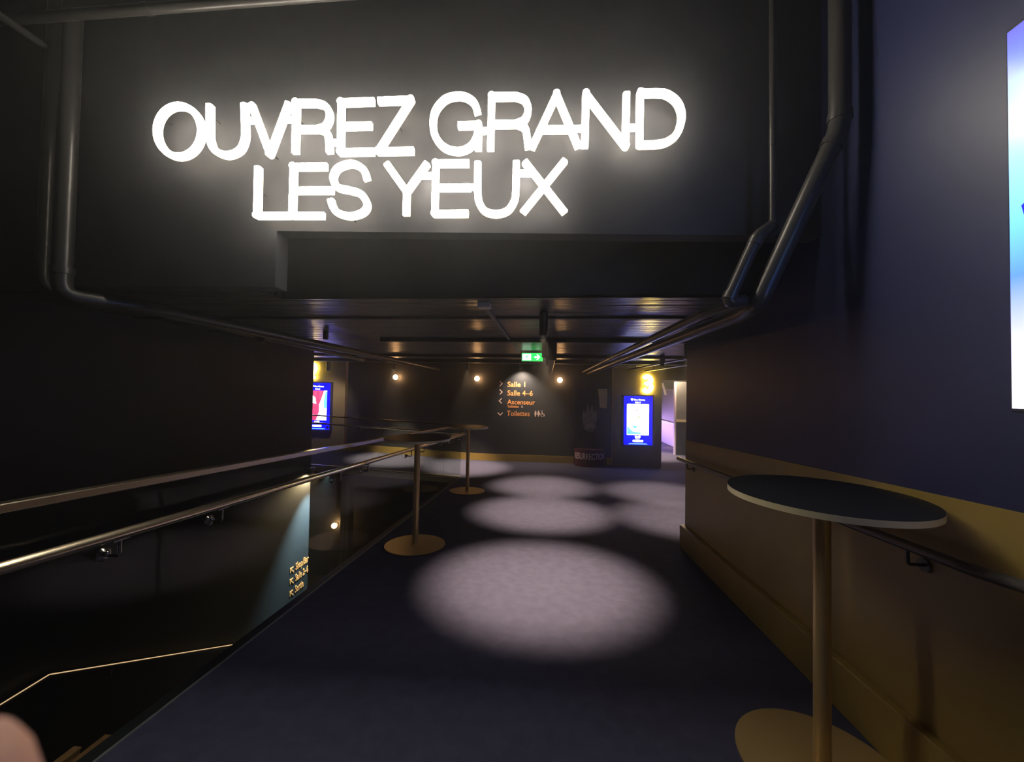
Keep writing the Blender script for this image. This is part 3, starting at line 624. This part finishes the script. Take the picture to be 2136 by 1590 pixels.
# title wraps the curved base
mb = text_mb('RESURRECTIONS', .20, (0, 0, 0), X_, Z_, .001, .02)
xs = [v.x for v in mb.v]; wtx = max(xs)-min(xs); xm = min(xs)
for v in mb.v:
    u = (v.x-xm)/wtx; th = pi+pi*(.10+.80*u); dep = .263+v.y*-1*.0
    zz = v.z; v.x = 1.03+(.363)*cos(th); v.y = ys-.0005+.264*sin(th); v.z = -.20+zz
mb.build('title_lettering', 'textprint', t, 'pinkish capital lettering on the base')

# ================================================================== BALUSTRADES
bal = thing('glass_balustrade', 'long frameless glass balustrade with steel rails beside the stairwell', 'balustrade', (XV, 0, 0))
SE = [-1.6, 0.0, 1.59, 3.2, 4.82, 6.4, 7.70]
for a, c in zip(SE[:-1], SE[1:]):
    rampbox(XV-.0165, XV-.0035, a+.006, c-.006, .001, 1.035).build('glass_panel', 'glass', bal)
rampbox(XV-.008, XV+.001, -1.6, 7.69, .0003, .006).build('base_channel', 'channel', bal, 'thin grey metal strip at the floor edge')
def ramppath(x, h, y0, y1, n=2): return [(x, y0+(y1-y0)*k/(n-1), -.05*(y0+(y1-y0)*k/(n-1))+h) for k in range(n)]
rampbox(XV-.034, XV+.014, -1.6, 7.69, 1.035, 1.066).build('top_rail', 'steel', bal, bevel=.004)
hr = MB().tube(ramppath(XV+.075, .882, -1.6, 7.63), .0205, 24).build('handrail', 'steel', bal)
def bracket(mb1, mb2, p, side):
    """rose on the glass, arm out then up to the rail. p = rail centre, side = +1 rail on +X side of its fixing"""
    x, y, z = p; fx = x-side*.072; zr = z-.085
    mb1.tube([(fx, y, zr), (fx+side*.004, y, zr), (fx+side*.010, y, zr), (fx+side*.016, y, zr)], .026, 24, True, [.027, .026, .017, .012])
    mb1.ball((fx+side*.016, y, zr+.004), .013, 12, 8)
    mb2.tube(bend([(fx+side*.01, y, zr), (x, y, zr), (x, y, z-.022)], .014, 5), .0065, 12)
    mb2.box(x-.009, x+.009, y-.03, y+.03, z-.024, z-.018)
for y in (-.25, .25, 1.36, 1.83, 2.96, 3.44, 4.58, 5.07, 6.16, 6.64, 7.45):
    a, c = MB(), MB(); bracket(a, c, (XV+.075, y, -.05*y+.882), 1)
    bo = c.build('bracket', 'chrome', bal); a.build('rose', 'chrome', bo)
# far side
bal2 = thing('glass_balustrade', 'far glass balustrade crossing behind the stairwell, bright strip at its foot', 'balustrade', (XV, 7.72, -.38))
FX = [-1.74, -3.0, -4.2, -5.4, -6.6]
def fz(x): return floor_z(x-.001, 8)
def farbox(xa_, xb_, y0, y1, h0, h1, dz=0):
    za, zb_ = fz(xa_), fz(xb_)
    return MB().hexa([(xa_, y0, za+h0), (xb_, y0, zb_+h0), (xb_, y1, zb_+h0), (xa_, y1, za+h0), (xa_, y0, za+h1), (xb_, y0, zb_+h1), (xb_, y1, zb_+h1), (xa_, y1, za+h1)])
for a, c in zip(FX[:-1], FX[1:]):
    farbox(c+.006, a-.006, 7.713, 7.725, .011, 1.03).build('glass_panel', 'glass', bal2)
farbox(-6.6, -1.74, 7.695, 7.74, .0005, .010).build('base_channel', 'brass', bal2, 'bright brass strip along the slab edge')
farbox(-6.6, -1.755, 7.70, 7.738, 1.03, 1.055).build('top_rail', 'steel', bal2)
zz = lambda x: fz(x)+.882
MB().tube([(-6.6, 7.66, zz(-6.6)), (-1.66, 7.66, zz(-1.76))], .0195, 20).build('handrail', 'steel', bal2)
for x in (-1.95, -2.6, -3.4, -3.85, -4.6, -5.1):
    z = zz(x); mb = MB().tube(bend([(x, 7.713, z-.075), (x, 7.66, z-.075), (x, 7.66, z-.02)], .014, 4), .0065, 10)
    bo = mb.build('bracket', 'chrome', bal2); MB().cyl((x, 7.7125, z-.075), (x, 7.703, z-.075), .03, 20).build('rose', 'chrome', bo)
# handrail on the right wall
hp = [on(1416, 957, 0, 1.385), on(2023, 1188, 0, 1.385)]
hs = (hp[1].z-hp[0].z)/(hp[1].y-hp[0].y)
t = thing('wall_handrail', 'dark round handrail along the gold painted right wall', 'handrail', (1.385, 2.5, .78))
MB().tube([(1.385, hp[0].y+.02, hp[0].z), (1.385, hp[1].y, hp[1].z), (1.385, 1.22, hp[1].z+.020), (1.385, -1.5, hp[1].z+.16)], .0195, 20).build('rail', 'pipe', t)
for y in (3.95, 2.55, 1.62, .4):
    z = hp[0].z+hs*(y-hp[0].y); mb = MB().tube(bend([(XR-.0055, y, z-.07), (1.385, y, z-.07), (1.385, y, z-.018)], .014, 4), .006, 10)
    bo = mb.build('bracket', 'pipe', t); MB().cyl((XR-.0045, y, z-.07), (XR-.012, y, z-.07), .026, 20).build('rose', 'pipe', bo)
# lit handrail on the far stairwell wall
g0 = on(14, 1465, 0, XL+.07); g1 = on(100, 1412, 0, XL+.07); g2 = on(515, 1343, 0, XL+.07)
t = thing('stair_handrail', 'thin warm lit handrail descending the dark left stairwell wall', 'handrail', (XL+.07, 3, -1.1))
d2 = g2-g1
MB().tube([g0+(g0-g1)*6, g1, g1+d2*1.45], .020, 16).build('rail', 'pipe', t)
MB().tube([g0+(g0-g1)*6+Vector((.012, 0, .019)), g1+Vector((.012, 0, .019)), g1+d2*1.45+Vector((.012, 0, .019))], .0042, 8).build('light_strip', 'led', t, 'thin glowing strip along the rail')
for k in (.22, .80, 1.3):
    p = g1+d2*k; MB().tube([(XL+.0005, p.y, p.z-.08), (XL+.07, p.y, p.z-.08), (XL+.07, p.y, p.z-.015)], .006, 8).build('bracket', 'chrome', t)

# ================================================================== HIGH TABLES
def high_table(x, y, label):
    z = -.05*y+.0
    t = thing('high_table', label, 'high table', (x, y, z), 'round bronze standing tables')
    n = 72
    def disc(r, z0, z1, cz=0, ramp=0):
        mb = MB(); vs = [(x+r*cos(2*pi*k/n), y+r*sin(2*pi*k/n), zz_-ramp*.05*r*sin(2*pi*k/n)) for zz_ in (z0, z1) for k in range(n)]
        mb.add(vs, [tuple(range(n))[::-1], tuple(range(n, 2*n))]); mb.add(vs, [(k, (k+1) % n, n+(k+1) % n, n+k) for k in range(n)], True); return mb
    disc(.30, z+.001, z+.009, ramp=1).build('base', 'bronze', t)
    MB().cyl((x, y, z+.009), (x, y, z+.016), .042, 32).build('base_collar', 'bronze', t)
    MB().cyl((x, y, z+.010), (x, y, z+1.068), .0295, 40).build('pole', 'bronze', t)
    disc(.333, z+1.066, z+1.0885).build('tabletop_edge', 'brass', t, 'thin brass coloured rim')
    disc(.3325, z+1.0886, z+1.0905).build('tabletop', 'top', t, 'matt black surface')
    return t
T1 = high_table(1.108, 1.665, 'round standing table with black top, nearest, beside the gold right wall')
high_table(-1.314, 3.83, 'round bronze standing table against the glass, left of the brightest floor pool')
high_table(-1.325, 6.43, 'farthest round bronze standing table at the corner of the glass balustrade')

# ================================================================== PASSAGE PIECES
t = thing('partition_panel', 'grey upright partition with brass band, standing beyond the right doorway', 'partition', (4.0, 11.7, -.39))
MB().box(3.70, 4.12, 11.45, 11.53, .63, 1.72).build('panel', 'grey', t)
MB().box(3.70, 4.12, 11.45, 11.53, -.383, .565).build('lower_panel', 'tealpanel', t, 'dark grey green lower half')
MB().box(3.70, 4.122, 11.42, 11.45, .565, .63).build('brass_band', 'brass', t)
MB().box(3.66, 3.6995, 11.44, 11.54, -.383, 1.72).build('edge_strip', 'pinkwall', t)
t = thing('tube_light', 'slanting pale tube light high on the passage wall beyond the doorway', 'light', (3.7, 13.5, 1.4))
q0 = on(1381, 799, 1, 13.5); q1 = on(1389, 824, 1, 13.5)
MB().tube([q0, q1], .045, 12).build('tube', 'white', t)
MB().tube([q0, (q0.x, q0.y, ZC-.001)], .006, 6).build('hanger', 'plastic', t)
lamp('passage_lilac_light', 'AREA', (3.3, 13.4, .30), 45, (.62, .42, 1), (4.2, 13.2, .0), shape='RECTANGLE', size=3.0, size_y=.1)
lamp('passage_warm_light', 'POINT', (3.55, 11.2, 1.9), 90, (1, .70, .40), shadow_soft_size=.08)
lamp('passage_orange_light', 'POINT', (3.95, 12.9, -.25), 2.2, (1, .5, .12), shadow_soft_size=.05)
spotfix(3.55, 11.2, .06, .05, 'short black downlight inside the passage, nearest the doorway')

# ================================================================== STAIRWELL PIECES
for (px, py), lb in (((168, 1563), 'brown wooden board edge low at bottom left, the left of two'), ((233, 1538), 'brown wooden board edge low at bottom left, the right of two')):
    p = on(px, py, 2, -.30)
    t = thing('wooden_board', lb, 'board', (p.x, p.y, -1.96), 'wooden boards standing in the stairwell')
    MB().hexa([(p.x-.035, p.y-1.2, -1.958), (p.x, p.y-1.2, -1.958), (p.x, p.y, -1.958), (p.x-.035, p.y, -1.958), (p.x-.035, p.y-1.2, -.30), (p.x, p.y-1.2, -.30), (p.x, p.y, -.30), (p.x-.035, p.y, -.30)]).build('board', 'wood', t, bevel=.004)
    MB().box(p.x-.037, p.x+.002, p.y-1.2, p.y+.002, -.30, -.292).build('top_edge', 'wood', t)
t = thing('column', 'plain olive column down in the stairwell beside the lower globe lamp', 'column', (-5.2, 8.6, -3.2))
cx = on(724, 1060, 1, 8.7).x
MB().box(cx-.11, cx+.11, 8.6, 8.82, -3.199, -.70).build('shaft', 'olive', t, bevel=.01)
MB().box(cx-.14, cx+.14, 8.57, 8.85, -3.199, -3.08).build('plinth', 'olive', t)

# ================================================================== PHOTOGRAPHER'S HAND (a fingertip blurs into the lower left corner)
def skin_mat():
    m = mat('skin', (.58, .30, .20), .5, noise=(300, .92, 1.05, 3)); b = m.node_tree.nodes['Principled BSDF']
    b.inputs['Subsurface Weight'].default_value = .25; b.inputs['Subsurface Radius'].default_value = (.01, .004, .002); b.inputs['Subsurface Scale'].default_value = .4; return m
M['skin'] = skin_mat(); M['nail'] = mat('nail', (.72, .46, .38), .3)
hand = thing('person', 'blurred fingertip of the photographer hand in the bottom left corner', 'person', CAM+ray(-60, 1700).normalized()*.08)
def cpt(px, py, dist): return CAM+ray(px, py).normalized()*dist
tip = cpt(-22, 1640, .052)
Lx = -Rv; Dn = -Uv; Bk = -Fv
joints = [tip, tip+Lx*.020+Dn*.012+Bk*.003, tip+Lx*.040+Dn*.034+Bk*.010, tip+Lx*.052+Dn*.066+Bk*.024, tip+Lx*.052+Dn*.092+Bk*.045, tip+Lx*.048+Dn*.125+Bk*.075]
me = bpy.data.meshes.new('hand'); vv = [j-ORG[hand.name] for j in joints]; rad = [.0078, .0086, .0095, .013, .021, .025]; ed = [(i, i+1) for i in range(5)]
def chain(root, pts, rs):
    last = root
    for p, r in zip(pts, rs):
        vv.append(p-ORG[hand.name]); rad.append(r); ed.append((last, len(vv)-1)); last = len(vv)-1
k3 = joints[3]
for i, (s_, ln) in enumerate(((.020, 1.0), (.039, .93), (.056, .78))):
    base = k3+Bk*s_+Lx*.004
    chain(4, [base, base+(Dn*-.030+Lx*-.006)*ln, base+(Dn*-.042+Lx*-.030)*ln, base+(Dn*-.030+Lx*-.050)*ln], [.0105, .0088, .008, .0068])
th = joints[4]+Lx*-.022
chain(4, [th, th+Lx*-.024+Dn*-.020, th+Lx*-.034+Dn*-.044], [.013, .010, .0085])
me.from_pydata([tuple(v) for v in vv], ed, []); ho = bpy.data.objects.new('hand', me); COL.objects.link(ho); ho.parent = hand; me.materials.append(M['skin'])
sk = ho.modifiers.new('skin', 'SKIN'); sk.use_smooth_shade = True
for i, sv in enumerate(me.skin_vertices[0].data): sv.radius = (rad[i], rad[i]); sv.use_root = (i == 5)
sb = ho.modifiers.new('subsurf', 'SUBSURF'); sb.levels = 2; sb.render_levels = 2
